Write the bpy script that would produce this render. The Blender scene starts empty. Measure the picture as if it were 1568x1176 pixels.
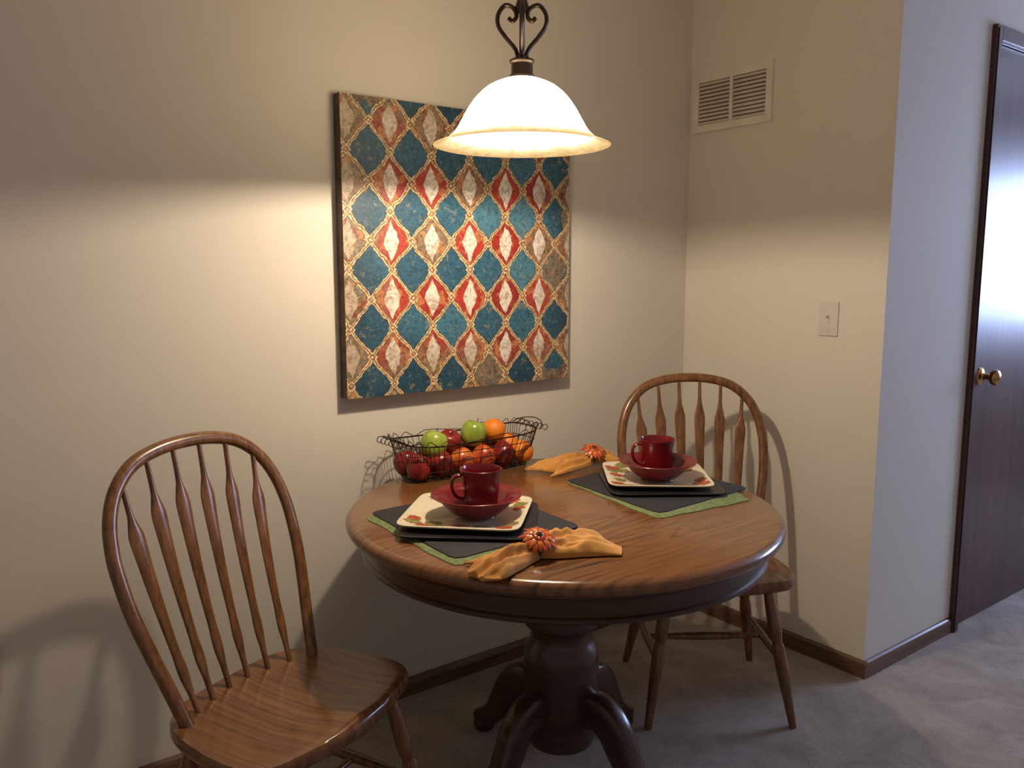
import bpy, math, random
from mathutils import Vector, Matrix, noise as mnoise
random.seed(7)
sc = bpy.context.scene
sc.view_settings.view_transform = 'Standard'
sc.view_settings.look = 'None'

# ---------------------------------------------------------------- materials
def new_mat(name):
    m = bpy.data.materials.new(name); m.use_nodes = True
    nt = m.node_tree
    return m, nt, nt.nodes['Principled BSDF']

def ramp(nt, stops):
    r = nt.nodes.new('ShaderNodeValToRGB')
    e = r.color_ramp.elements
    e[0].position, e[0].color = stops[0][0], (*stops[0][1], 1)
    e[1].position, e[1].color = stops[-1][0], (*stops[-1][1], 1)
    for p, c in stops[1:-1]:
        k = e.new(p); k.color = (*c, 1)
    return r

def M(nt, op, a, b=None, c=None):
    n = nt.nodes.new('ShaderNodeMath'); n.operation = op
    for i, v in enumerate((a, b, c)):
        if v is None: continue
        if isinstance(v, (int, float)): n.inputs[i].default_value = v
        else: nt.links.new(v, n.inputs[i])
    return n.outputs[0]

def mixc(nt, fac, a, b, mode='MIX'):
    n = nt.nodes.new('ShaderNodeMix'); n.data_type = 'RGBA'; n.blend_type = mode
    for idx, v in ((0, fac), (6, a), (7, b)):
        if isinstance(v, (int, float)): n.inputs[idx].default_value = v
        elif isinstance(v, tuple): n.inputs[idx].default_value = (*v, 1)
        else: nt.links.new(v, n.inputs[idx])
    return n.outputs[2]

def coords(nt, scale=(1, 1, 1), rot=(0, 0, 0), loc=(0, 0, 0)):
    tc = nt.nodes.new('ShaderNodeTexCoord'); mp = nt.nodes.new('ShaderNodeMapping')
    mp.inputs['Scale'].default_value = scale
    mp.inputs['Rotation'].default_value = rot
    mp.inputs['Location'].default_value = loc
    nt.links.new(tc.outputs['Object'], mp.inputs['Vector'])
    return mp.outputs[0]

def noise_tex(nt, vec, scale, detail=4, dist=0.0, rough=.5):
    n = nt.nodes.new('ShaderNodeTexNoise')
    n.inputs['Scale'].default_value = scale; n.inputs['Detail'].default_value = detail
    n.inputs['Distortion'].default_value = dist; n.inputs['Roughness'].default_value = rough
    nt.links.new(vec, n.inputs['Vector'])
    return n.outputs['Fac']

def bump(nt, bsdf, h, strength=.2, dist=.01):
    b = nt.nodes.new('ShaderNodeBump')
    b.inputs['Strength'].default_value = strength; b.inputs['Distance'].default_value = dist
    nt.links.new(h, b.inputs['Height']); nt.links.new(b.outputs[0], bsdf.inputs['Normal'])

def plain(name, col, rough=.5, metal=0.0, nscale=0, namt=.1, bmp=0, coat=0):
    m, nt, b = new_mat(name)
    b.inputs['Roughness'].default_value = rough
    b.inputs['Metallic'].default_value = metal
    b.inputs['Coat Weight'].default_value = coat
    v = coords(nt)
    f = noise_tex(nt, v, nscale or 8, 4)
    r = ramp(nt, [(.3, tuple(c * (1 - namt) for c in col)), (.7, tuple(min(1, c * (1 + namt)) for c in col))])
    nt.links.new(f, r.inputs[0]); nt.links.new(r.outputs[0], b.inputs['Base Color'])
    if bmp: bump(nt, b, f, bmp, .003)
    return m

def wood(name, dark, mid, light, sc_=(30, 30, 2), rot=(0, 0, 0), rough=.3, cath=False, coat=.3):
    m, nt, b = new_mat(name)
    v = coords(nt, sc_, rot)
    f1 = noise_tex(nt, v, 1.0, 5, .3, .6)
    if cath:
        v2 = coords(nt, (1.5, 7.5, 1), rot, (.3, .7, 0))
        big = noise_tex(nt, v2, 1.0, 1.5, .1, .5)
        s = M(nt, 'SINE', M(nt, 'ADD', M(nt, 'MULTIPLY', big, 105), M(nt, 'MULTIPLY', f1, 3.5)))
        s = M(nt, 'MULTIPLY_ADD', s, .5, .5)
        s = M(nt, 'POWER', s, 3.0)
        v3 = coords(nt, (3, 8, 1), rot)
        patch = noise_tex(nt, v3, .9, 2)
        pm = M(nt, 'MULTIPLY', M(nt, 'SUBTRACT', patch, .45), 4.5)
        pm.node.use_clamp = True
        f = M(nt, 'SUBTRACT', M(nt, 'MULTIPLY_ADD', f1, .65, .22), M(nt, 'MULTIPLY', M(nt, 'MULTIPLY', s, pm), .25))
    else:
        f = f1
    r = ramp(nt, [(.20, dark), (.48, mid), (.76, light)])
    nt.links.new(f, r.inputs[0]); nt.links.new(r.outputs[0], b.inputs['Base Color'])
    b.inputs['Roughness'].default_value = rough
    b.inputs['Coat Weight'].default_value = coat
    b.inputs['Coat Roughness'].default_value = .15
    bump(nt, b, f1, .06, .002)
    return m

def wall_mat(name, col):
    m, nt, b = new_mat(name)
    v = coords(nt)
    f = noise_tex(nt, v, 160, 3); g = noise_tex(nt, v, 1.3, 2)
    r = ramp(nt, [(.3, tuple(c * .96 for c in col)), (.7, col)])
    nt.links.new(g, r.inputs[0]); nt.links.new(r.outputs[0], b.inputs['Base Color'])
    b.inputs['Roughness'].default_value = .75
    bump(nt, b, f, .12, .002)
    return m

WALL = wall_mat('wall_paint', (.72, .670, .580))
CEIL = wall_mat('ceiling_paint', (.78, .73, .64))
TABLEW = wood('oak_table_top', (.040, .014, .005), (.165, .067, .023), (.27, .118, .042), (4, 85, 5), (0, 0, .55), .22, True, .35)
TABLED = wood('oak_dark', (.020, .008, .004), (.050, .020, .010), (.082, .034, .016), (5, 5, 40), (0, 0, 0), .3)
CHAIRW = wood('oak_chair', (.050, .020, .007), (.180, .076, .026), (.30, .135, .048), (70, 70, 3.5), (0, 0, 0), .27)
SEATW = wood('oak_seat', (.055, .020, .008), (.180, .072, .025), (.28, .122, .043), (70, 3, 10), (0, 0, 0), .24)
TRIMW = wood('trim_wood', (.05, .024, .014), (.13, .065, .036), (.19, .10, .055), (3, 3, 50), (0, 0, 0), .4)
DOORW = wood('door_wood', (.036, .015, .014), (.078, .032, .029), (.115, .050, .044), (22, 22, 1.2), (0, 0, 0), .33, False, .12)
WHITE = plain('white_plastic', (.66, .60, .55), .4)
VENTW = plain('vent_enamel', (.72, .68, .58), .45)
DARK = plain('dark_void', (.03, .025, .02), .9)
SIDE = plain('canvas_side', (.10, .060, .040), .7, 0, 25, .5)
VOID = plain('duct_shadow', (.16, .13, .10), .9)
BRONZE = plain('bronze_metal', (.045, .030, .022), .38, .7, 30, .4)
WIRE = plain('basket_wire', (.05, .035, .025), .4, .8)
BRASS = plain('brass', (.55, .33, .12), .2, 1.0)
REDC = plain('red_ceramic', (.155, .006, .010), .22, 0, 10, .12, 0, .15)
CREAM = plain('cream_ceramic', (.74, .66, .49), .25, 0, 12, .06, 0, .3)
CHARG = plain('black_ceramic', (.012, .012, .016), .3)
LEAFR = plain('leaf_red', (.40, .06, .02), .4, 0, 60, .4)
LEAFG = plain('leaf_olive', (.20, .18, .05), .4, 0, 60, .4)
GREENC = plain('green_cloth', (.155, .20, .075), .9, 0, 90, .3, .4)
STEM = plain('stem_brown', (.06, .035, .015), .8)
RINGR = plain('ring_red', (.42, .05, .015), .3, 0, 90, .4, 0, .3)
RINGO = plain('ring_orange', (.62, .17, .03), .3, 0, 90, .3, 0, .3)

def black_woven():
    m, nt, b = new_mat('black_woven')
    v = coords(nt, (260, 260, 260))
    ck = nt.nodes.new('ShaderNodeTexChecker'); ck.inputs['Scale'].default_value = 1
    ck.inputs['Color1'].default_value = (.030, .028, .036, 1); ck.inputs['Color2'].default_value = (.008, .008, .011, 1)
    nt.links.new(v, ck.inputs['Vector']); nt.links.new(ck.outputs[0], b.inputs['Base Color'])
    b.inputs['Roughness'].default_value = .75
    bump(nt, b, ck.outputs['Fac'], .5, .002)
    return m
BLACKM = black_woven()

def napkin_mat():
    m, nt, b = new_mat('napkin_gold')
    v = coords(nt)
    f = noise_tex(nt, v, 400, 2); g = noise_tex(nt, v, 9, 3)
    r = ramp(nt, [(.3, (.50, .215, .040)), (.7, (.62, .31, .075))])
    nt.links.new(g, r.inputs[0]); nt.links.new(r.outputs[0], b.inputs['Base Color'])
    b.inputs['Roughness'].default_value = .85
    b.inputs['Sheen Weight'].default_value = .1
    bump(nt, b, f, .3, .001)
    return m
NAPK = napkin_mat()

def fruit(name, c1, c2, scale, stretch=(1, 1, .25), rough=.28, bmp=0, bs=120):
    m, nt, b = new_mat(name)
    f = noise_tex(nt, coords(nt, stretch), scale, 4, .3)
    r = ramp(nt, [(.35, c1), (.65, c2)])
    nt.links.new(f, r.inputs[0]); nt.links.new(r.outputs[0], b.inputs['Base Color'])
    b.inputs['Roughness'].default_value = rough
    if bmp: bump(nt, b, noise_tex(nt, coords(nt), bs, 2), bmp, .002)
    return m
APG = fruit('apple_green_skin', (.20, .30, .03), (.36, .44, .07), 40)
APR = fruit('apple_red_skin', (.16, .006, .009), (.28, .025, .018), 50)
APO = fruit('apple_blush_skin', (.42, .04, .02), (.66, .20, .04), 45)
ORG = fruit('orange_peel', (.74, .19, .015), (.84, .27, .02), 30, (1, 1, 1), .4, .4, 500)

def carpet():
    m, nt, b = new_mat('carpet')
    v = coords(nt)
    a = noise_tex(nt, v, 320, 3, 0, .7); c = noise_tex(nt, v, 5, 6, .6, .7)
    f = M(nt, 'MULTIPLY_ADD', a, .6, M(nt, 'MULTIPLY', c, .4))
    r = ramp(nt, [(.38, (.32, .26, .21)), (.5, (.57, .48, .40)), (.62, (.80, .70, .60))])
    nt.links.new(f, r.inputs[0]); nt.links.new(r.outputs[0], b.inputs['Base Color'])
    b.inputs['Roughness'].default_value = .95
    bump(nt, b, f, .9, .02)
    return m
CARPET = carpet()

def shade_mat():
    m = bpy.data.materials.new('alabaster_glass_lit'); m.use_nodes = True
    nt = m.node_tree; nt.nodes.clear()
    out = nt.nodes.new('ShaderNodeOutputMaterial'); em = nt.nodes.new('ShaderNodeEmission')
    tc = nt.nodes.new('ShaderNodeTexCoord'); sp = nt.nodes.new('ShaderNodeSeparateXYZ')
    nt.links.new(tc.outputs['Object'], sp.inputs[0])
    n = noise_tex(nt, coords(nt, (1, 1, 2)), 28, 4, 1.2)
    z = M(nt, 'ADD', sp.outputs['Z'], M(nt, 'MULTIPLY', M(nt, 'SUBTRACT', n, .5), .018))
    f = M(nt, 'DIVIDE', z, .16)
    r = ramp(nt, [(.0, (.85, .52, .20)), (.06, (1.0, .74, .36)), (.16, (1.0, .79, .48)), (.5, (1, .76, .48))])
    nt.links.new(f, r.inputs[0]); nt.links.new(r.outputs[0], em.inputs['Color'])
    st = ramp(nt, [(0.0, (.066,) * 3), (.07, (.085,) * 3), (.17, (.30,) * 3), (.32, (1, 1, 1))])
    nt.links.new(f, st.inputs[0])
    nt.links.new(M(nt, 'MULTIPLY', st.outputs[0], 14.5), em.inputs['Strength'])
    nt.links.new(em.outputs[0], out.inputs[0])
    return m
SHADE = shade_mat()

def emis(name, col, s):
    m, nt, b = new_mat(name)
    b.inputs['Base Color'].default_value = (*col, 1)
    b.inputs['Emission Color'].default_value = (*col, 1)
    b.inputs['Emission Strength'].default_value = s
    return m

def art_mat():
    m, nt, b = new_mat('ogee_canvas_print')
    tc = nt.nodes.new('ShaderNodeTexCoord'); sp = nt.nodes.new('ShaderNodeSeparateXYZ')
    nt.links.new(tc.outputs['Object'], sp.inputs[0])
    vn = coords(nt)
    w1 = M(nt, 'MULTIPLY', M(nt, 'SUBTRACT', noise_tex(nt, vn, 34, 4), .5), .14)
    a = M(nt, 'ADD', M(nt, 'DIVIDE', sp.outputs['X'], .141), w1)
    w2 = M(nt, 'MULTIPLY', M(nt, 'SUBTRACT', noise_tex(nt, coords(nt, loc=(5, 3, 1)), 34, 4), .5), .12)
    bb = M(nt, 'ADD', M(nt, 'DIVIDE', sp.outputs['Z'], .171), w2)
    ra = M(nt, 'ROUND', a); rb = M(nt, 'ROUND', bb)
    af = M(nt, 'ABSOLUTE', M(nt, 'SUBTRACT', a, ra))
    fb0 = M(nt, 'ABSOLUTE', M(nt, 'SUBTRACT', bb, rb))
    cs0 = M(nt, 'COSINE', M(nt, 'MULTIPLY', bb, 2 * math.pi))
    tri = M(nt, 'MULTIPLY_ADD', fb0, -4.0, 1.0)
    cs = M(nt, 'ADD', M(nt, 'MULTIPLY', cs0, .6), M(nt, 'MULTIPLY', tri, .4))
    W = M(nt, 'MULTIPLY_ADD', cs, .235, .25)
    d = M(nt, 'SUBTRACT', af, W)
    isA = M(nt, 'LESS_THAN', d, 0)
    ad = M(nt, 'ABSOLUTE', d)
    cb = nt.nodes.new('ShaderNodeCombineXYZ'); nt.links.new(ra, cb.inputs[0]); nt.links.new(rb, cb.inputs[1])
    wn = nt.nodes.new('ShaderNodeTexWhiteNoise'); wn.noise_dimensions = '3D'; nt.links.new(cb.outputs[0], wn.inputs['Vector'])
    cb2 = nt.nodes.new('ShaderNodeCombineXYZ')
    nt.links.new(M(nt, 'FLOOR', a), cb2.inputs[0]); nt.links.new(M(nt, 'FLOOR', bb), cb2.inputs[1]); cb2.inputs[2].default_value = 9
    wn2 = nt.nodes.new('ShaderNodeTexWhiteNoise'); wn2.noise_dimensions = '3D'; nt.links.new(cb2.outputs[0], wn2.inputs['Vector'])
    cx = M(nt, 'ABSOLUTE', M(nt, 'DIVIDE', M(nt, 'SUBTRACT', sp.outputs['X'], .43), .43))
    cz = M(nt, 'ABSOLUTE', M(nt, 'DIVIDE', M(nt, 'SUBTRACT', sp.outputs['Z'], .16), .44))
    edge = M(nt, 'MAXIMUM', cx, cz)
    edge = M(nt, 'ADD', edge, M(nt, 'MULTIPLY', M(nt, 'SUBTRACT', noise_tex(nt, coords(nt, loc=(1, 9, 4)), 7, 3), .5), .7))
    em_ = M(nt, 'MULTIPLY', M(nt, 'SUBTRACT', edge, .62), 3.2); em_.node.use_clamp = True
    patch = noise_tex(nt, vn, 22, 6, .9, .7)
    fine = noise_tex(nt, vn, 120, 5, .3, .75)
    rr = ramp(nt, [(0, (.32, .022, .018)), (.45, (.46, .042, .026)), (.8, (.40, .045, .025)), (1, (.42, .14, .05))])
    nt.links.new(wn.outputs['Value'], rr.inputs[0])
    rm = ramp(nt, [(.36, (.28, .028, .02)), (.42, (.14, .088, .045)), (.49, (.34, .22, .105)), (.55, (.085, .125, .12)), (.60, (.42, .29, .16)), (.68, (.47, .11, .03))])
    nt.links.new(patch, rm.inputs[0])
    mk = M(nt, 'MAXIMUM', em_, M(nt, 'MULTIPLY', M(nt, 'GREATER_THAN', wn.outputs['Value'], .72), .85))
    colA = mixc(nt, mk, rr.outputs[0], rm.outputs[0])
    accent = ramp(nt, [(.55, (0, 0, 0)), (.58, (1, 1, 1))]); nt.links.new(noise_tex(nt, coords(nt, loc=(3, 8, 2)), 24, 4), accent.inputs[0])
    colA = mixc(nt, M(nt, 'MULTIPLY', accent.outputs[0], .7), colA, (.58, .24, .085))
    Wi = M(nt, 'MULTIPLY_ADD', cs, .125, .060)
    inn = M(nt, 'LESS_THAN', af, Wi)
    wcol = mixc(nt, em_, (.78, .73, .65), (.50, .40, .29))
    wn_ = ramp(nt, [(.52, (0, 0, 0)), (.60, (1, 1, 1))]); nt.links.new(patch, wn_.inputs[0])
    wcol = mixc(nt, M(nt, 'MULTIPLY', wn_.outputs[0], .6), wcol, (.42, .29, .20))
    colA = mixc(nt, inn, colA, wcol)
    rt = ramp(nt, [(.25, (.016, .075, .13)), (.55, (.045, .16, .245)), (.75, (.105, .26, .34))])
    nt.links.new(M(nt, 'MULTIPLY_ADD', fine, .65, M(nt, 'MULTIPLY', wn2.outputs['Value'], .35)), rt.inputs[0])
    colB = mixc(nt, M(nt, 'MULTIPLY', em_, .65), rt.outputs[0], (.010, .042, .072))
    stray = M(nt, 'GREATER_THAN', M(nt, 'ADD', M(nt, 'MULTIPLY', em_, .35), wn2.outputs['Value']), 1.0)
    colB = mixc(nt, M(nt, 'MULTIPLY', stray, .85), colB, rm.outputs[0])
    col = mixc(nt, isA, colB, colA)
    dist = M(nt, 'DIVIDE', ad, 1.28)
    col = mixc(nt, M(nt, 'LESS_THAN', dist, .052), col, (.11, .052, .022))
    goldr = ramp(nt, [(.36, (.24, .13, .045)), (.48, (.62, .45, .21)), (.58, (.88, .76, .50))])
    nt.links.new(fine, goldr.inputs[0])
    gold = goldr.outputs[0]
    col = mixc(nt, M(nt, 'LESS_THAN', dist, .040), col, gold)
    col = mixc(nt, M(nt, 'LESS_THAN', dist, .010), col, (.20, .10, .04))
    fb = M(nt, 'ABSOLUTE', M(nt, 'SUBTRACT', M(nt, 'SUBTRACT', bb, .5), M(nt, 'ROUND', M(nt, 'SUBTRACT', bb, .5))))
    kn = M(nt, 'ADD', M(nt, 'DIVIDE', af, .12), M(nt, 'DIVIDE', fb, .09))
    a5 = M(nt, 'ABSOLUTE', M(nt, 'SUBTRACT', M(nt, 'SUBTRACT', a, .5), M(nt, 'ROUND', M(nt, 'SUBTRACT', a, .5))))
    kn2 = M(nt, 'ADD', M(nt, 'DIVIDE', a5, .12), M(nt, 'DIVIDE', fb0, .09))
    k = M(nt, 'MINIMUM', kn, kn2)
    col = mixc(nt, M(nt, 'LESS_THAN', k, 1.0), col, gold)
    col = mixc(nt, M(nt, 'LESS_THAN', k, .62), col, (.26, .08, .045))
    col = mixc(nt, M(nt, 'LESS_THAN', k, .35), col, gold)
    # worn, distressed paint: scuffed golden-beige patches and dark flecks
    sc1 = ramp(nt, [(.56, (0, 0, 0)), (.63, (1, 1, 1))]); nt.links.new(noise_tex(nt, coords(nt, loc=(7, 1, 3)), 42, 6, .8, .8), sc1.inputs[0])
    col = mixc(nt, M(nt, 'MULTIPLY', sc1.outputs[0], .38), col, (.52, .38, .21))
    wo = ramp(nt, [(.40, (.56, .50, .46)), (.52, (1, 1, 1))]); nt.links.new(noise_tex(nt, coords(nt, loc=(2, 2, 7)), 75, 6, .5, .8), wo.inputs[0])
    col = mixc(nt, 1.0, col, wo.outputs[0], 'MULTIPLY')
    nt.links.new(col, b.inputs['Base Color'])
    b.inputs['Roughness'].default_value = .5
    bump(nt, b, noise_tex(nt, vn, 700, 1), .15, .001)
    return m
ART = art_mat()

# ---------------------------------------------------------------- mesh tools
class MB:
    def __init__(s): s.v = []; s.f = []; s.mi = []; s.mats = []
    def m(s, mat):
        if mat not in s.mats: s.mats.append(mat)
        return s.mats.index(mat)
    def add(s, vs, fs, mat, T=None):
        o = len(s.v)
        s.v += [(T @ Vector(p)) if T else Vector(p) for p in vs]
        s.f += [[i + o for i in f] for f in fs]
        s.mi += [s.m(mat)] * len(fs)
    def lathe(s, prof, mat, n=48, T=None):
        vs, fs = [], []
        for r, z in prof:
            for k in range(n):
                a = 2 * math.pi * k / n
                vs.append((r * math.cos(a), r * math.sin(a), z))
        for i in range(len(prof) - 1):
            for k in range(n):
                k2 = (k + 1) % n
                fs.append([i * n + k, i * n + k2, (i + 1) * n + k2, (i + 1) * n + k])
        s.add(vs, fs, mat, T)
    def rings(s, rings, mat, T=None, cap=True, closed=False):
        n = len(rings[0]); vs = [p for r in rings for p in r]; fs = []
        m_ = len(rings)
        for i in range(m_ if closed else m_ - 1):
            j = (i + 1) % m_
            for k in range(n):
                k2 = (k + 1) % n
                fs.append([i * n + k, i * n + k2, j * n + k2, j * n + k])
        if cap and not closed:
            fs.append(list(range(n))[::-1]); fs.append([(m_ - 1) * n + k for k in range(n)])
        s.add(vs, fs, mat, T)
    def tube(s, pts, rad, mat, n=10, ref=None, T=None, closed=False, boxy=False):
        pts = [Vector(p) for p in pts]; N = len(pts); rings = []
        nrm = None
        for i, p in enumerate(pts):
            if closed: t = (pts[(i + 1) % N] - pts[i - 1]).normalized()
            else: t = (pts[min(i + 1, N - 1)] - pts[max(i - 1, 0)]).normalized()
            if ref is not None:
                nrm = Vector(ref) - t * Vector(ref).dot(t)
            elif nrm is None:
                nrm = t.orthogonal()
            else:
                nrm = nrm - t * nrm.dot(t)
            nrm.normalize(); bn = t.cross(nrm)
            r = rad[i] if isinstance(rad, list) else rad
            ra, rb = r if isinstance(r, tuple) else (r, r)
            ring = []
            for k in range(n):
                a = 2 * math.pi * (k + .5) / n
                c, q = math.cos(a), math.sin(a)
                if boxy:
                    c = math.copysign(abs(c) ** .55, c); q = math.copysign(abs(q) ** .55, q)
                ring.append(p + nrm * (ra * c) + bn * (rb * q))
            rings.append(ring)
        s.rings(rings, mat, T, True, closed)
    def box(s, lo, hi, mat, T=None):
        x0, y0, z0 = lo; x1, y1, z1 = hi
        vs = [(x0, y0, z0), (x1, y0, z0), (x1, y1, z0), (x0, y1, z0), (x0, y0, z1), (x1, y0, z1), (x1, y1, z1), (x0, y1, z1)]
        fs = [[3, 2, 1, 0], [4, 5, 6, 7], [0, 1, 5, 4], [1, 2, 6, 5], [2, 3, 7, 6], [3, 0, 4, 7]]
        s.add(vs, fs, mat, T)
    def build(s, name, loc=(0, 0, 0), rotz=0, smooth=True, bevel=0, angle=40):
        me = bpy.data.meshes.new(name)
        me.from_pydata([tuple(p) for p in s.v], [], s.f)
        for mt in s.mats: me.materials.append(mt)
        me.polygons.foreach_set('material_index', s.mi)
        me.validate(); me.update()
        if smooth:
            me.polygons.foreach_set('use_smooth', [True] * len(me.polygons))
            try: me.set_sharp_from_angle(angle=math.radians(angle))
            except Exception: pass
        ob = bpy.data.objects.new(name, me); sc.collection.objects.link(ob)
        ob.location = loc; ob.rotation_euler = (0, 0, rotz)
        if bevel:
            b = ob.modifiers.new('bevel', 'BEVEL'); b.width = bevel; b.segments = 2; b.limit_method = 'ANGLE'
        return ob

def spline(pts, n=8):
    P = [tuple(p) for p in pts]; P = [P[0]] + P + [P[-1]]; out = []
    for i in range(1, len(P) - 2):
        for k in range(n):
            t = k / n
            out.append(tuple(.5 * ((2 * b) + (-a + c) * t + (2 * a - 5 * b + 4 * c - d) * t * t + (-a + 3 * b - 3 * c + d) * t ** 3)
                             for a, b, c, d in zip(P[i - 1], P[i], P[i + 1], P[i + 2])))
    out.append(P[-2])
    return out

def simple_box(name, lo, hi, mat, bevel=0):
    mb = MB(); mb.box(lo, hi, mat)
    return mb.build(name, smooth=False, bevel=bevel)

# ---------------------------------------------------------------- room shell
W = .84
DX0, DX1, DH = .648, 1.46, 2.18
simple_box('floor', (-4.3, -5.2, -.1), (3.6, .1, 0), CARPET)
simple_box('ceiling', (-4.3, -5.2, 2.5), (3.6, .1, 2.6), CEIL)
simple_box('wall_left', (-4.3, 0, 0), (.1, .1, 2.5), WALL)
simple_box('wall_back', (0, -W, 0), (.1, 0, 2.5), WALL)
mb = MB()
mb.box((.1, -W, 0), (DX0 - .012, -W + .1, 2.5), WALL)
mb.box((DX1 + .012, -W, 0), (3.5, -W + .1, 2.5), WALL)
mb.box((DX0 - .012, -W, DH + .012), (DX1 + .012, -W + .1, 2.5), WALL)
mb.build('wall_hall', smooth=False)
simple_box('wall_right', (3.5, -5.2, 0), (3.6, -W + .1, 2.5), WALL)

def baseboard(name, p, q, nrm):
    prof = [(0, 0), (.013, 0), (.013, .042), (.010, .052), (.005, .058), (0, .060)]
    mb = MB(); nx, ny = nrm
    r0 = [(p[0] + nx * d, p[1] + ny * d, z) for d, z in prof]
    r1 = [(q[0] + nx * d, q[1] + ny * d, z) for d, z in prof]
    mb.rings([r0, r1], TRIMW)
    return mb.build(name, smooth=False)
baseboard('baseboard_left', (-4.3, 0), (-.013, 0), (0, -1))
baseboard('baseboard_back', (0, 0), (0, -W - .013), (-1, 0))
baseboard('baseboard_hall', (0, -W), (.598, -W), (0, -1))

# door with casing
mb = MB()
y = -W
mb.box((DX0, y + .004, .01), (DX1, y + .040, DH), DOORW)
mb.build('door_1', smooth=False, bevel=.002)
mb = MB()
for (a, b_) in (((.600, 0), (DX0 - .004, DH + .055)), ((DX1 + .004, 0), (DX1 + .052, DH + .055))):
    mb.box((a[0], y - .018, 0), (b_[0], y, b_[1]), DOORW)
    mb.box((a[0] + .008, y - .022, 0), (b_[0] - .014, y - .018, b_[1] - .01), DOORW)
mb.box((DX0 - .004, y - .018, DH + .004), (DX1 + .004, y, DH + .055), DOORW)
mb.box((DX0 - .012, y, 0), (DX0 - .002, y + .1, DH + .012), DOORW)
mb.box((DX1 + .002, y, 0), (DX1 + .012, y + .1, DH + .012), DOORW)
mb.box((DX0 - .002, y, DH + .002), (DX1 + .002, y + .1, DH + .012), DOORW)
mb.build('trim_1', smooth=False, bevel=.002)
mb = MB()
Tk = Matrix.Translation((.715, y + .004, .985)) @ Matrix.Rotation(math.radians(90), 4, 'X')
mb.lathe([(0, 0), (.032, 0), (.033, .004), (.028, .009), (.014, .012), (.011, .02), (.011, .032), (.018, .038), (.027, .046), (.030, .056), (.027, .066), (.016, .072), (0, .073)], BRASS, 32, Tk)
mb.build('door_knob')

# window on the right wall
mb = MB()
SKY = emis('window_daylight', (.48, .60, 1.0), 26.0)
x = 3.5; y0, y1, z0, z1 = -2.45, -1.30, 1.05, 2.0
mb.box((x - .012, y0, z0), (x - .002, y1, z1), SKY)
for lo, hi in (((x - .04, y0 - .07, z0 - .07), (x, y0, z1 + .07)), ((x - .04, y1, z0 - .07), (x, y1 + .07, z1 + .07)),
               ((x - .04, y0, z0 - .07), (x, y1, z0)), ((x - .04, y0, z1), (x, y1, z1 + .07)),
               ((x - .03, (y0 + y1) / 2 - .02, z0), (x, (y0 + y1) / 2 + .02, z1))):
    mb.box(lo, hi, TRIMW)
mb.build('window_1', smooth=False)

# vent register
mb = MB()
vy0, vy1, vz0, vz1 = -.381, -.022, 1.908, 2.118
mb.box((-.003, vy0 + .015, vz0 + .015), (-.001, vy1 - .015, vz1 - .015), VOID)
fw = .026
for lo, hi in (((-.012, vy0, vz0), (0, vy1, vz0 + fw)), ((-.012, vy0, vz1 - fw), (0, vy1, vz1)),
               ((-.012, vy0, vz0 + fw), (0, vy0 + fw, vz1 - fw)), ((-.012, vy1 - fw, vz0 + fw), (0, vy1, vz1 - fw)),
               ((-.011, (vy0 + vy1) / 2 - .007, vz0 + fw), (0, (vy0 + vy1) / 2 + .007, vz1 - fw))):
    mb.box(lo, hi, VENTW)
ns = 11
for i in range(ns):
    z = vz0 + fw + (i + .5) * (vz1 - vz0 - 2 * fw) / ns
    T = Matrix.Translation((-.0065, 0, z)) @ Matrix.Rotation(math.radians(-50), 4, 'Y')
    mb.box((-.0062, vy0 + fw, -.001), (.0062, vy1 - fw, .001), VENTW, T)
mb.build('air_vent', smooth=False)

# light switch & outlet
mb = MB()
mb.box((-.006, -.642 - .036, 1.218 - .058), (0, -.642 + .036, 1.218 + .058), WHITE)
mb.box((-.008, -.642 - .006, 1.218 - .013), (-.004, -.642 + .006, 1.218 + .013), WHITE)
mb.box((-.020, -.642 - .004, -.004), (0, -.642 + .004, .004), WHITE, Matrix.Translation((-.002, 0, 1.220)) @ Matrix.Rotation(.5, 4, 'Y'))
for dz in (-.042, .042):
    mb.lathe([(0, 0), (.003, 0), (.002, .001), (0, .0015)], WHITE, 12, Matrix.Translation((-.006, -.642, 1.218 + dz)) @ Matrix.Rotation(-math.pi / 2, 4, 'Y'))
mb.build('light_switch', smooth=False, bevel=.0012)
mb = MB()
ox = -2.455
mb.box((ox - .036, -.006, .375), (ox + .036, 0, .495), WHITE)
for dz in (-.022, .022):
    mb.box((ox - .016, -.009, .435 + dz - .014), (ox + .016, -.006, .435 + dz + .014), WHITE)
    for dx in (-.006, .006):
        mb.box((ox + dx - .001, -.0095, .435 + dz - .005), (ox + dx + .001, -.009, .435 + dz + .005), DARK)
mb.build('wall_outlet', smooth=False, bevel=.001)

# canvas art
mb = MB()
A0 = (-1.496, 0, 1.297)
mb.box((-1.511 - A0[0], -.042, 1.006 - A0[2]), (-.657 - A0[0], -.001, 1.876 - A0[2]), SIDE)
mb.mi[2] = mb.m(ART)
mb.build('canvas_wall_art', A0, smooth=False)

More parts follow.
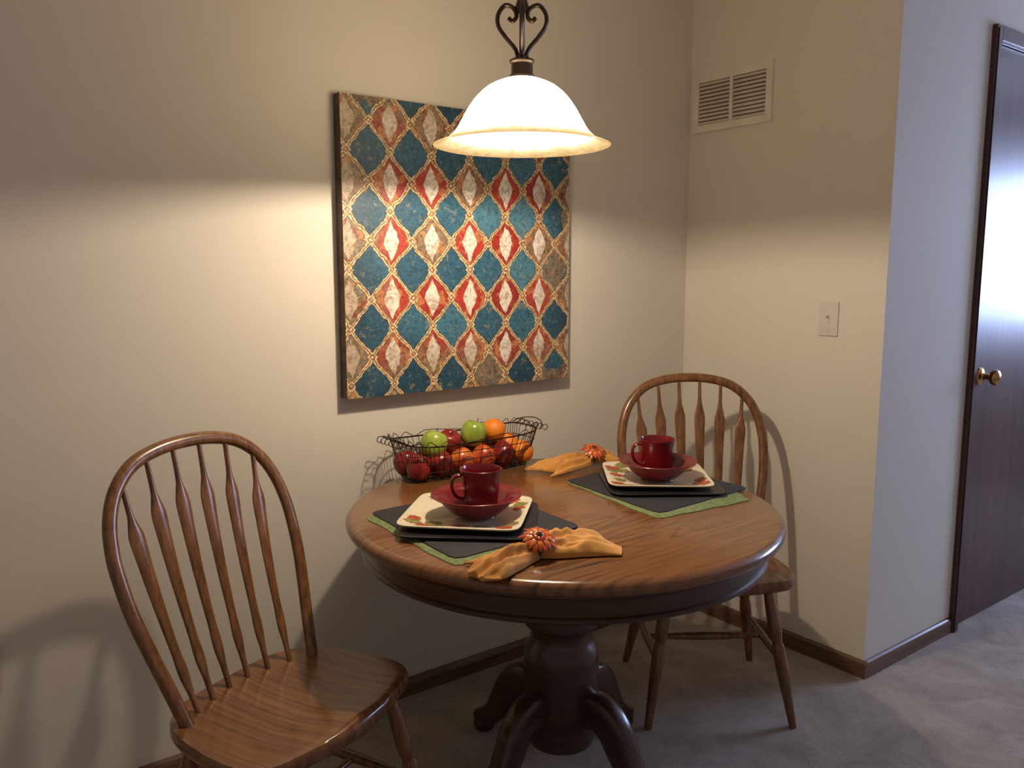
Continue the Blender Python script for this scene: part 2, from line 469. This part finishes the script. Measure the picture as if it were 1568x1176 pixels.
# ---------------------------------------------------------------- table
mb = MB()
R = .572
mb.lathe([(0, .760), (R - .03, .760), (R - .026, .7585), (R - .022, .7585), (R - .014, .757), (R - .005, .751), (R, .742), (R - .001, .734), (R - .006, .728),
          (R - .014, .725), (R - .02, .724)], TABLEW, 128)
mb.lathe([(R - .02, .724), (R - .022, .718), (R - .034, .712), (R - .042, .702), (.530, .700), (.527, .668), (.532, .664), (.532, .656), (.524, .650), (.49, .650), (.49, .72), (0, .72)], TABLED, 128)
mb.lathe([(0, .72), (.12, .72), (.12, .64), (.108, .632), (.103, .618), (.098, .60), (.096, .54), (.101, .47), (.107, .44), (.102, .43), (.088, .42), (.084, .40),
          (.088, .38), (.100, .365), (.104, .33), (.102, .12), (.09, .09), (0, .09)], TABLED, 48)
path = spline([(.080, .205, .050), (.135, .215, .050), (.18, .185, .048), (.215, .125, .042), (.250, .075, .034), (.285, .048, .028), (.315, .034, .0235)], 6)
for k in range(4):
    a = math.radians(10 + 90 * k); c, s_ = math.cos(a), math.sin(a)
    pts = [(r * c, r * s_, max(z, h + .001)) for r, z, h in path]
    n = len(path)
    mb.tube(pts, [(h, .034 - .006 * i / n) for i, (r, z, h) in enumerate(path)], TABLED, 16, ref=(0, 0, 1), boxy=True)
    mb.lathe([(0, .002), (.028, .002), (.033, .012), (.033, .028), (.026, .042), (0, .046)], TABLED, 20, Matrix.Translation((.300 * c, .300 * s_, 0)))
TC = (-1.165, -.610)
mb.build('round_dining_table', (TC[0], TC[1], 0))

# ---------------------------------------------------------------- chairs
def make_chair(name, loc, rot, kb=1.0):
    mb = MB(); SH = .44; n = 72
    def outline(t):
        c, s_ = math.cos(t), math.sin(t)
        yy = (.218 if s_ > 0 else .180) * math.copysign(abs(s_) ** .62, s_)
        wid = .255 - .07 * yy if yy < 0 else .255 - .15 * yy
        xx = wid * math.copysign(abs(c) ** .48, c)
        if yy < 0: yy -= .012 * math.cos(xx / .2 * math.pi) * (abs(s_) ** 3)
        return xx, yy
    def dish(x_, y_, q):
        d = -.018 * max(0, 1 - q ** 2.2) * (1.0 if y_ > -.05 else max(0, 1 + (y_ + .05) / .16))
        pom = .010 * math.exp(-(x_ / .03) ** 2) * max(0, min(1, (-y_ - .06) / .1))
        return d + pom
    rings = []
    for q in [.04, .2, .35, .5, .65, .78, .88, .95]:
        rings.append([(ox_ * q, oy * q, SH + dish(ox_ * q, oy * q, q)) for ox_, oy in (outline(2 * math.pi * k / n) for k in range(n))])
    for q, z in [(.985, -.002), (1.0, -.010), (1.0, -.024), (.975, -.036), (.90, -.044), (.5, -.046)]:
        rings.append([(ox_ * q, oy * q, SH + z) for ox_, oy in (outline(2 * math.pi * k / n) for k in range(n))])
    mb.rings(rings, SEATW)
    lean = .345; fy = .125
    def B(x_, s_): return Vector((x_, fy + lean * s_, SH - .012 + s_))
    half = [(.188, 0), (.205, .08), (.223, .16), (.239, .24), (.246, .31), (.246, .37), (.233, .435), (.202, .492), (.150, .535), (.080, .556), (0, .562)]
    half = [(a, b_ * kb) for a, b_ in half]
    prof = [(-a, b_) for a, b_ in half] + [(a, b_) for a, b_ in half[::-1][1:]]
    pr = spline(prof, 6)
    mb.tube([B(*p) for p in pr], [(.0125, .0158)] * len(pr), CHAIRW, 12, ref=(0, 1, -lean))
    def top_s(x_):
        xs = [h for h in half if h[1] >= .37 * kb]
        for (xa, sa), (xb, sb) in zip(xs, xs[1:]):
            if xb <= x_ <= xa:
                return sa + (sb - sa) * (xa - x_) / (xa - xb)
        return .56 * kb
    wprof = [(0, .0065), (.08, .0075), (.15, .0120), (.20, .0125), (.27, .0110), (.45, .0135), (.65, .0168), (.76, .0190), (.81, .0135), (.855, .0075), (.92, .006), (1, .0055)]
    for i in range(6):
        q = (i - 2.5) / 2.5
        xb = q * .138; xt = q * .185
        st = top_s(abs(xt))
        p0 = Vector((xb, fy + .05 * (1 - (xb / .188) ** 2) + .005, SH - .008)); p1 = B(xt, st)
        pts, rad = [], []
        for t, w_ in spline(wprof, 4):
            p = p0.lerp(p1, t); p.y += .012 * math.sin(math.pi * t)
            pts.append(p); rad.append((w_, .0062))
        mb.tube(pts, rad, CHAIRW, 12, ref=(1, 0, 0))
    tops = {}
    for sx in (-1, 1):
        for sy in (-1, 1):
            t0 = Vector((sx * .155, sy * .138, SH - .035)); t1 = Vector((sx * .222, sy * .222, 0))
            tops[(sx, sy)] = (t0, t1)
            lp = spline([(0, .013), (.1, .017), (.3, .020), (.38, .016), (.42, .019), (.5, .020), (.62, .019), (.8, .015), (1, .0115)], 4)
            mb.tube([t0.lerp(t1, t) for t, r in lp], [r for t, r in lp], CHAIRW, 12)
    def on(k, t): return tops[k][0].lerp(tops[k][1], t)
    mids = []
    for sx in (-1, 1):
        a_, b_ = on((sx, -1), .52), on((sx, 1), .52)
        mb.tube([a_.lerp(b_, t / 8) for t in range(9)], [.008, .009, .011, .013, .014, .013, .011, .009, .008], CHAIRW, 10)
        mids.append(a_.lerp(b_, .5))
    mb.tube([mids[0].lerp(mids[1], t / 8) for t in range(9)], [.008, .009, .011, .013, .014, .013, .011, .009, .008], CHAIRW, 10)
    return mb.build(name, (loc[0], loc[1], 0), rot, angle=50)
make_chair('dining_chair', (-1.915, -.583), math.radians(24))
make_chair('dining_chair', (-.515, -.573), math.radians(-36.2), 1.03)

# ---------------------------------------------------------------- pendant
PX, PY, PZ = -1.322, -.632, 1.678
mb = MB()
prof = spline([(.213, 0), (.200, .005), (.180, .014), (.160, .032), (.145, .056), (.129, .084), (.108, .112), (.080, .136), (.046, .151), (.028, .155)], 4)
mb.lathe(prof, SHADE, 96)
mb.lathe([(r - .003, z + (-.001 if i < 3 else -.003)) for i, (r, z) in enumerate(prof)], SHADE, 96)
mb.lathe([(0, .15), (.030, .150), (.031, .160), (.026, .166), (.0255, .188), (.030, .192), (.030, .196), (.018, .202), (.010, .21), (0, .21)], BRONZE, 32)
for k in range(4):
    a = math.radians(-37 + 90 * k)
    c, s_ = math.cos(a), math.sin(a)
    sp_ = spline([(.008, .196), (.016, .222), (.040, .250), (.056, .275), (.056, .300), (.040, .320), (.020, .314), (.013, .296), (.022, .285), (.032, .292)], 6)
    mb.tube([(r * c, r * s_, z) for r, z in sp_], [(.0062, .0052)] * len(sp_), BRONZE, 8)
mb.tube([(0, 0, z) for z in (.2, .3, .4, .6, .8, .81)], .0065, BRONZE, 10)
mb.lathe([(0, .30), (.010, .303), (.017, .315), (.013, .328), (.009, .34), (0, .342)], BRONZE, 20)
mb.lathe([(0, .79), (.02, .79), (.055, .805), (.062, .822), (0, .822)], BRONZE, 32)
mb.build('pendant_lamp', (PX, PY, PZ))
ld = bpy.data.lights.new('pendant_bulb_light', 'POINT'); ld.energy = 29; ld.color = (1, .82, .63); ld.shadow_soft_size = .020
lo = bpy.data.objects.new('pendant_bulb_light', ld); lo.location = (PX, PY, PZ + .036); sc.collection.objects.link(lo)

# ---------------------------------------------------------------- table settings
TZ = .760
def mat_sheet(name, corners, z0, th, mat, wav=.004, amp=.0):
    mb = MB(); C = [Vector((a, b_, 0)) for a, b_ in corners]; cen = sum(C, Vector()) / len(C)
    pts = []
    for i in range(len(C)):
        a_, b_ = C[i], C[(i + 1) % len(C)]
        for k in range(14):
            p = a_.lerp(b_, k / 14)
            pts.append(p)
    N = len(pts); sm = []
    for i in range(N):
        p = (pts[i - 1] + pts[i] * 2 + pts[(i + 1) % N]) / 4
        p += (p - cen).normalized() * wav * math.sin(i * 1.35)
        sm.append(p - cen)
    rings = []
    for q, z in ((.02, th), (.5, th), (.97, th), (1, th * .6), (1, 0), (.02, 0)):
        rings.append([(p.x * q, p.y * q, z + (amp * (1 + math.sin(i * .9)) * (q > .9) * (z > 0))) for i, p in enumerate(sm)])
    mb.rings(rings, mat)
    return mb.build(name, (cen.x, cen.y, z0))
mat_sheet('green_placemat', [(-1.648, -.40), (-1.660, -.835), (-1.33, -.865), (-1.30, -.39)], TZ, .003, GREENC, .003)
mat_sheet('green_placemat', [(-1.005, -.43), (-1.065, -.86), (-.74, -.895), (-.665, -.77), (-.68, -.42)], TZ, .003, GREENC, .003)
mat_sheet('black_placemat', [(-1.622, -.380), (-1.640, -.808), (-1.265, -.800), (-1.255, -.38)], TZ + .003, .004, BLACKM, .0008)
mat_sheet('black_placemat', [(-1.005, -.435), (-1.035, -.838), (-.640, -.820), (-.650, -.425)], TZ + .003, .004, BLACKM, .0008)

def sqr(t, R_, p=.36):
    c, s_ = math.cos(t), math.sin(t)
    return R_ * math.copysign(abs(c) ** p, c), R_ * math.copysign(abs(s_) ** p, s_)
def ringz(prof, R_, n=128, p=.22):
    out = []
    for q, z in prof:
        out.append([(*sqr(2 * math.pi * (k + .5) / n, R_ * q, p), z) for k in range(n)])
    return out
def pz(q):
    P = [(0, .006), (.62, .006), (.70, .008), (.97, .017), (2, .017)]
    for (a, za), (b_, zb) in zip(P, P[1:]):
        if q <= b_: return za + (zb - za) * (q - a) / (b_ - a)
def square_plate(name, loc, side, rot, mat, leaves=False, flat=False):
    mb = MB(); R_ = side / 2
    if flat: prof = [(.02, .006), (.8, .006), (.97, .009), (1, .008), (.97, .003), (.8, 0), (.02, 0)]
    else: prof = [(.02, .006), (.62, .006), (.70, .008), (.85, .013), (.97, .017), (1, .0165), (.99, .013), (.7, .002), (.62, 0), (.02, 0)]
    mb.rings(ringz(prof, R_), mat)
    if leaves:
        for (lx, ly, la, ll, mt) in [(-.8, .55, .5, .055, LEAFR), (-.62, .78, 1.6, .046, LEAFG), (-.45, .80, 2.4, .04, LEAFR), (-.82, .3, -.9, .045, LEAFG),
                                     (.78, -.62, 2.6, .055, LEAFR), (.55, -.8, .3, .05, LEAFG), (.82, -.35, 1.2, .045, LEAFR), (.3, -.82, 2.9, .04, LEAFR),
                                     (-.8, -.72, 1.0, .05, LEAFR), (-.6, -.82, 2.2, .04, LEAFG), (.8, .72, .4, .045, LEAFG), (.7, .50, 2.0, .04, LEAFR), (-.75, .0, .2, .05, LEAFR), (-.72, -.35, .9, .045, LEAFG), (-.6, .45, 1.1, .05, LEAFG)]:
            vs, fs = [], []
            ca, sa = math.cos(la), math.sin(la)
            for i in range(9):
                t = i / 8; w_ = ll * .36 * math.sin(math.pi * t ** .8) * (1 + .28 * (-1) ** i) + .0008
                for sgn in (-1, 0, 1):
                    x_ = lx * R_ + (t - .5) * ll * ca - sgn * w_ * sa
                    y_ = ly * R_ + (t - .5) * ll * sa + sgn * w_ * ca
                    q = (abs(x_ / R_) ** 9 + abs(y_ / R_) ** 9) ** (1 / 9)
                    vs.append((x_, y_, pz(q) + .0007))
            for i in range(8):
                for j in range(2):
                    o = i * 3 + j; fs.append([o, o + 1, o + 4, o + 3])
            mb.add(vs, fs, mt)
    return mb.build(name, loc, rot)
def bowl(loc):
    mb = MB()
    mb.lathe(spline([(.001, .010), (.034, .010), (.058, .018), (.078, .036), (.090, .050), (.106, .056), (.111, .0575), (.112, .054), (.094, .044), (.082, .031), (.062, .012), (.048, .006), (.045, 0), (.001, 0)], 3), REDC, 64)
    return mb.build('red_bowl', loc)
def mug(loc, hang):
    mb = MB()
    mb.lathe(spline([(.001, .008), (.030, .008), (.036, .016), (.041, .045), (.044, .080), (.049, .103), (.051, .1055), (.0525, .103), (.0485, .085), (.0455, .060), (.043, .030), (.038, .010), (.034, .004), (.032, 0), (.001, 0)], 3), REDC, 56)
    c, s_ = math.cos(hang), math.sin(hang)
    hp = spline([(.043, .088), (.060, .090), (.072, .078), (.072, .055), (.060, .036), (.042, .030)], 6)
    mb.tube([(r * c, r * s_, z) for r, z in hp], [(.0075, .0045)] * len(hp), REDC, 12, ref=(-s_, c, 0))
    return mb.build('coffee_mug', loc)
z1 = TZ + .007
square_plate('black_square_plate', (-1.458, -.605, z1), .325, math.radians(49), CHARG, flat=True)
square_plate('cream_square_plate', (-1.455, -.585, z1 + .006), .300, math.radians(45), CREAM, True)
bowl((-1.445, -.610, z1 + .012)); mug((-1.425, -.600, z1 + .022), math.radians(155))
square_plate('black_square_plate', (-.81, -.625, z1), .325, math.radians(-35), CHARG, flat=True)
square_plate('cream_square_plate', (-.80, -.605, z1 + .006), .298, math.radians(-39), CREAM, True)
bowl((-.815, -.625, z1 + .012)); mug((-.800, -.607, z1 + .022), math.radians(150))

def napkin(name, ring, rot, LL, LR, WL, WR, ph=0):
    mb = MB(); nu, nv = 90, 90; top = []; bot = []
    for i in range(nu + 1):
        u = -1 + 2 * i / nu; au = abs(u)
        L_, Wd = (LR, WR) if u > 0 else (LL, WL)
        row = []; rb_ = []
        w_ = .012 + (Wd - .012) * (au ** .8) * (1.12 - .12 * au)
        for j in range(nv + 1):
            v = -1 + 2 * j / nv
            wob = mnoise.noise(Vector((u * 3.1, v * 2.2, ph)))
            ex = 1 + .13 * math.cos(v * 3.1 + ph * 2) + .05 * math.sin(v * 7 + ph)
            x_ = u * L_ * (1 + (ex - 1) * au ** 3)
            y_ = v * w_ + .010 * au * wob + .008 * math.sin(u * 2.5 + ph) * au
            env = max(0, 1 - v * v) ** .55
            fold = (.5 + .5 * math.cos(v * 6.5 + .9 * wob * 3 + ph)) * .014 * min(1, au * 3) * (1 - .35 * au)
            fold += .0045 * math.sin(v * 15 + 2.5 * wob + 2 * u)* min(1, au * 3)
            lobe = .034 * math.sin(math.pi * min(1, au * .86 + .06)) ** .9 * (1 - .35 * au)
            body = .020 * math.exp(-(au / .16) ** 2) + lobe
            cr = .006 * mnoise.noise(Vector((u * 9, v * 6, ph + 5)))
            endf = 1 - max(0, (au - .86) / .14) ** 2 * .55
            z_ = .0035 + env * max(0.001, body + fold + cr) * endf
            row.append((x_, y_, z_)); rb_.append((x_, y_, 0.0005))
        top.append(row); bot.append(rb_)
    vs = [p for r in top for p in r] + [p for r in bot for p in r]
    o = (nu + 1) * (nv + 1); fs = []
    idx = lambda i, j: i * (nv + 1) + j
    for i in range(nu):
        for j in range(nv):
            a_, b_, c_, d_ = idx(i, j), idx(i + 1, j), idx(i + 1, j + 1), idx(i, j + 1)
            fs.append([a_, b_, c_, d_]); fs.append([o + d_, o + c_, o + b_, o + a_])
    for i in range(nu):
        for j in (0, nv):
            a_, b_ = idx(i, j), idx(i + 1, j); fs.append([a_, o + a_, o + b_, b_])
    for j in range(nv):
        for i in (0, nu):
            a_, b_ = idx(i, j), idx(i, j + 1); fs.append([a_, b_, o + b_, o + a_])
    mb.add(vs, fs, NAPK)
    return mb.build(name, ring, rot, angle=75)
def flower_ring(loc, rot):
    mb = MB()
    mb.tube([(0, .020 * math.cos(t), .022 + .020 * math.sin(t)) for t in [2 * math.pi * k / 24 for k in range(24)]], .0025, BRONZE, 8, closed=True)
    F = Matrix.Translation((0, -.008, .044)) @ Matrix.Rotation(math.radians(28), 4, 'X')
    for layer, (n_, L_, z_, mt) in enumerate([(9, .044, .000, RINGR), (9, .036, .004, RINGO), (7, .022, .008, RINGR)]):
        for k in range(n_):
            a = 2 * math.pi * (k + .5 * layer) / n_
            c, s_ = math.cos(a), math.sin(a)
            pts = [(L_ * t * c, L_ * t * s_, z_ + .006 * math.sin(t * 3) - .008 * t * t) for t in (0.1, .3, .5, .7, .85, 1)]
            mb.tube(pts, [(.0012, .003), (.0015, .0045), (.0018, .006), (.0015, .006), (.0012, .004), (.0008, .001)], mt, 8, ref=(0, 0, 1), T=F)
    mb.lathe([(0, .006), (.006, .007), (.008, .012), (.005, .017), (0, .019)], STEM, 14, F)
    return mb.build('napkin_ring', loc, rot)
napkin('cloth_napkin', (-1.485, -.900, TZ + .003), math.radians(0), .165, .168, .060, .105, .4)
flower_ring((-1.485, -.900, TZ + .003), math.radians(-20))
napkin('cloth_napkin', (-.785, -.315, TZ + .003), math.radians(-2), .200, .09, .066, .040, 2.0)
flower_ring((-.785, -.315, TZ + .003), math.radians(-20))

# ---------------------------------------------------------------- fruit basket
BX, BY = -1.155, -.132
mb = MB()
def loop(hx, hy, z, n=72, p=.45, wob=0, lift=0):
    out = []
    for k in range(n):
        t = 2 * math.pi * k / n
        c, s_ = math.cos(t), math.sin(t)
        x_ = hx * math.copysign(abs(c) ** p, c); y_ = hy * math.copysign(abs(s_) ** p, s_)
        out.append((x_, y_, z + wob * math.sin(k * math.pi / 2) + lift * (abs(x_) / hx) ** 4))
    return out
H = .105
def dims(f): return .212 + .030 * f, .070 + .026 * f
for f in (0, .25, .5, .75):
    hx, hy = dims(f); mb.tube(loop(hx, hy, .0025 + H * f), .0013, WIRE, 6, closed=True)
hx, hy = dims(1)
mb.tube(loop(hx, hy, .0025 + H, lift=.010), .0024, WIRE, 8, closed=True)
n = 120
wv = loop(hx + .004, hy + .003, 0, n=n)
mb.tube([(x_ * (1 + .015 * math.sin(k * math.pi / 3)), y_, .0025 + H + .008 + .008 * math.sin(k * math.pi / 3) + .010 * (abs(x_) / hx) ** 4) for k, (x_, y_, _) in enumerate(wv)], .0012, WIRE, 6, closed=True)
nb = 64; b0 = loop(*dims(0), 0, n=nb); b1 = loop(*dims(1), 0, n=nb)
for k in range(nb):
    x1 = b1[k][0]
    mb.tube([(b0[k][0], b0[k][1], .0025), (b1[k][0], b1[k][1], .0025 + H + .010 * (abs(x1) / dims(1)[0]) ** 4)], .0011, WIRE, 5)
for i in range(-6, 7):
    x_ = i * .030; mb.tube([(x_, -.068, .0022), (x_, .068, .0022)], .0011, WIRE, 5)
for j in (-.03, 0, .03):
    mb.tube([(-.21, j, .0022), (.21, j, .0022)], .0013, WIRE, 5)
for sx in (-1, 1):
    for j in range(-3, 4):
        yy = j * .024
        cp = spline([(.236, .112), (.250, .124), (.266, .126), (.272, .116), (.264, .108), (.256, .113)], 5)
        mb.tube([(sx * r, yy, z) for r, z in cp], .0013, WIRE, 6)
    hp = spline([(.240, -.075, .118), (.264, -.05, .132), (.275, 0, .138), (.264, .05, .132), (.240, .075, .118)], 6)
    mb.tube([(sx * a, b_, c_) for a, b_, c_ in hp], .0016, WIRE, 6)
mb.build('wire_fruit_basket', (BX, BY, TZ))

def apple(name, loc, mat, r=.038, tilt=(0, 0)):
    mb = MB(); T = Matrix.Rotation(tilt[0], 4, 'X') @ Matrix.Rotation(tilt[1], 4, 'Y')
    pr = [(.001, .70), (.10, .74), (.24, .88), (.45, .96), (.72, .86), (.94, .52), (1.0, .12), (.95, -.30), (.80, -.64), (.58, -.86), (.36, -.94), (.18, -.90), (.001, -.82)]
    mb.lathe([(a * r, b_ * r) for a, b_ in spline(pr, 3)], mat, 36, T)
    mb.tube([(0, 0, .68 * r), (.03 * r, 0, .95 * r), (.12 * r, .02 * r, 1.25 * r)], [.0012, .0012, .0016], STEM, 6, T=T)
    return mb.build(name, loc, random.random() * 6)
def orange(loc, r=.038):
    mb = MB()
    pr = [(math.sin(math.pi * k / 24) * r + .0001, math.cos(math.pi * k / 24) * r * .96) for k in range(25)]
    mb.lathe(pr, ORG, 36, Matrix.Rotation(.5, 4, 'X'))
    mb.lathe([(0, r * .965), (.003, r * .96), (.004, r * .94)], STEM, 10, Matrix.Rotation(.5, 4, 'X'))
    return mb.build('orange', loc, random.random() * 6)
zb = TZ + .0035 + .0375
rowF = ['R', 'R', 'B', 'B', 'R', 'O']; rowB = ['R', 'R', 'R', 'R', 'R', 'O']
def put(k, p, t=(0, 0)):
    if k == 'R': apple('red_apple', p, APR, tilt=t)
    elif k == 'B': apple('blush_apple', p, APO, tilt=t)
    elif k == 'G': apple('green_apple', p, APG, .041, tilt=t)
    else: orange(p)
for i, (a, b_) in enumerate(zip(rowF, rowB)):
    x_ = BX - .1925 + i * .077
    put(a, (x_, BY - .0385, zb), (.4, .2 * i)); put(b_, (x_, BY + .0385, zb + (.012 if i == 5 else 0)), (-.3, .1))
zt = zb + .055
for k, p, t in (('G', (BX - .125, BY - .012, zt + .002), (.35, -.3)), ('R', (BX - .050, BY + .020, zt - .006), (.2, .4)), ('G', (BX + .028, BY + .0, zt + .016), (.3, .2)),
                ('O', (BX + .112, BY + .004, zt + .018), (0, 0))):
    put(k, p, t)

# ---------------------------------------------------------------- world + camera
w = bpy.data.worlds.new('world'); sc.world = w; w.use_nodes = True
bg = w.node_tree.nodes['Background']; bg.inputs[0].default_value = (1.0, .87, .78, 1); bg.inputs[1].default_value = .21

cd = bpy.data.cameras.new('camera'); cd.sensor_width = 36; cd.lens = 29.16; cd.clip_start = .05
cam = bpy.data.objects.new('camera', cd); sc.collection.objects.link(cam)
cam.location = (-2.578, -2.2535, 1.38)
cam.rotation_euler = (math.radians(90 - 7.76), 0, math.radians(-37.1))
sc.camera = cam
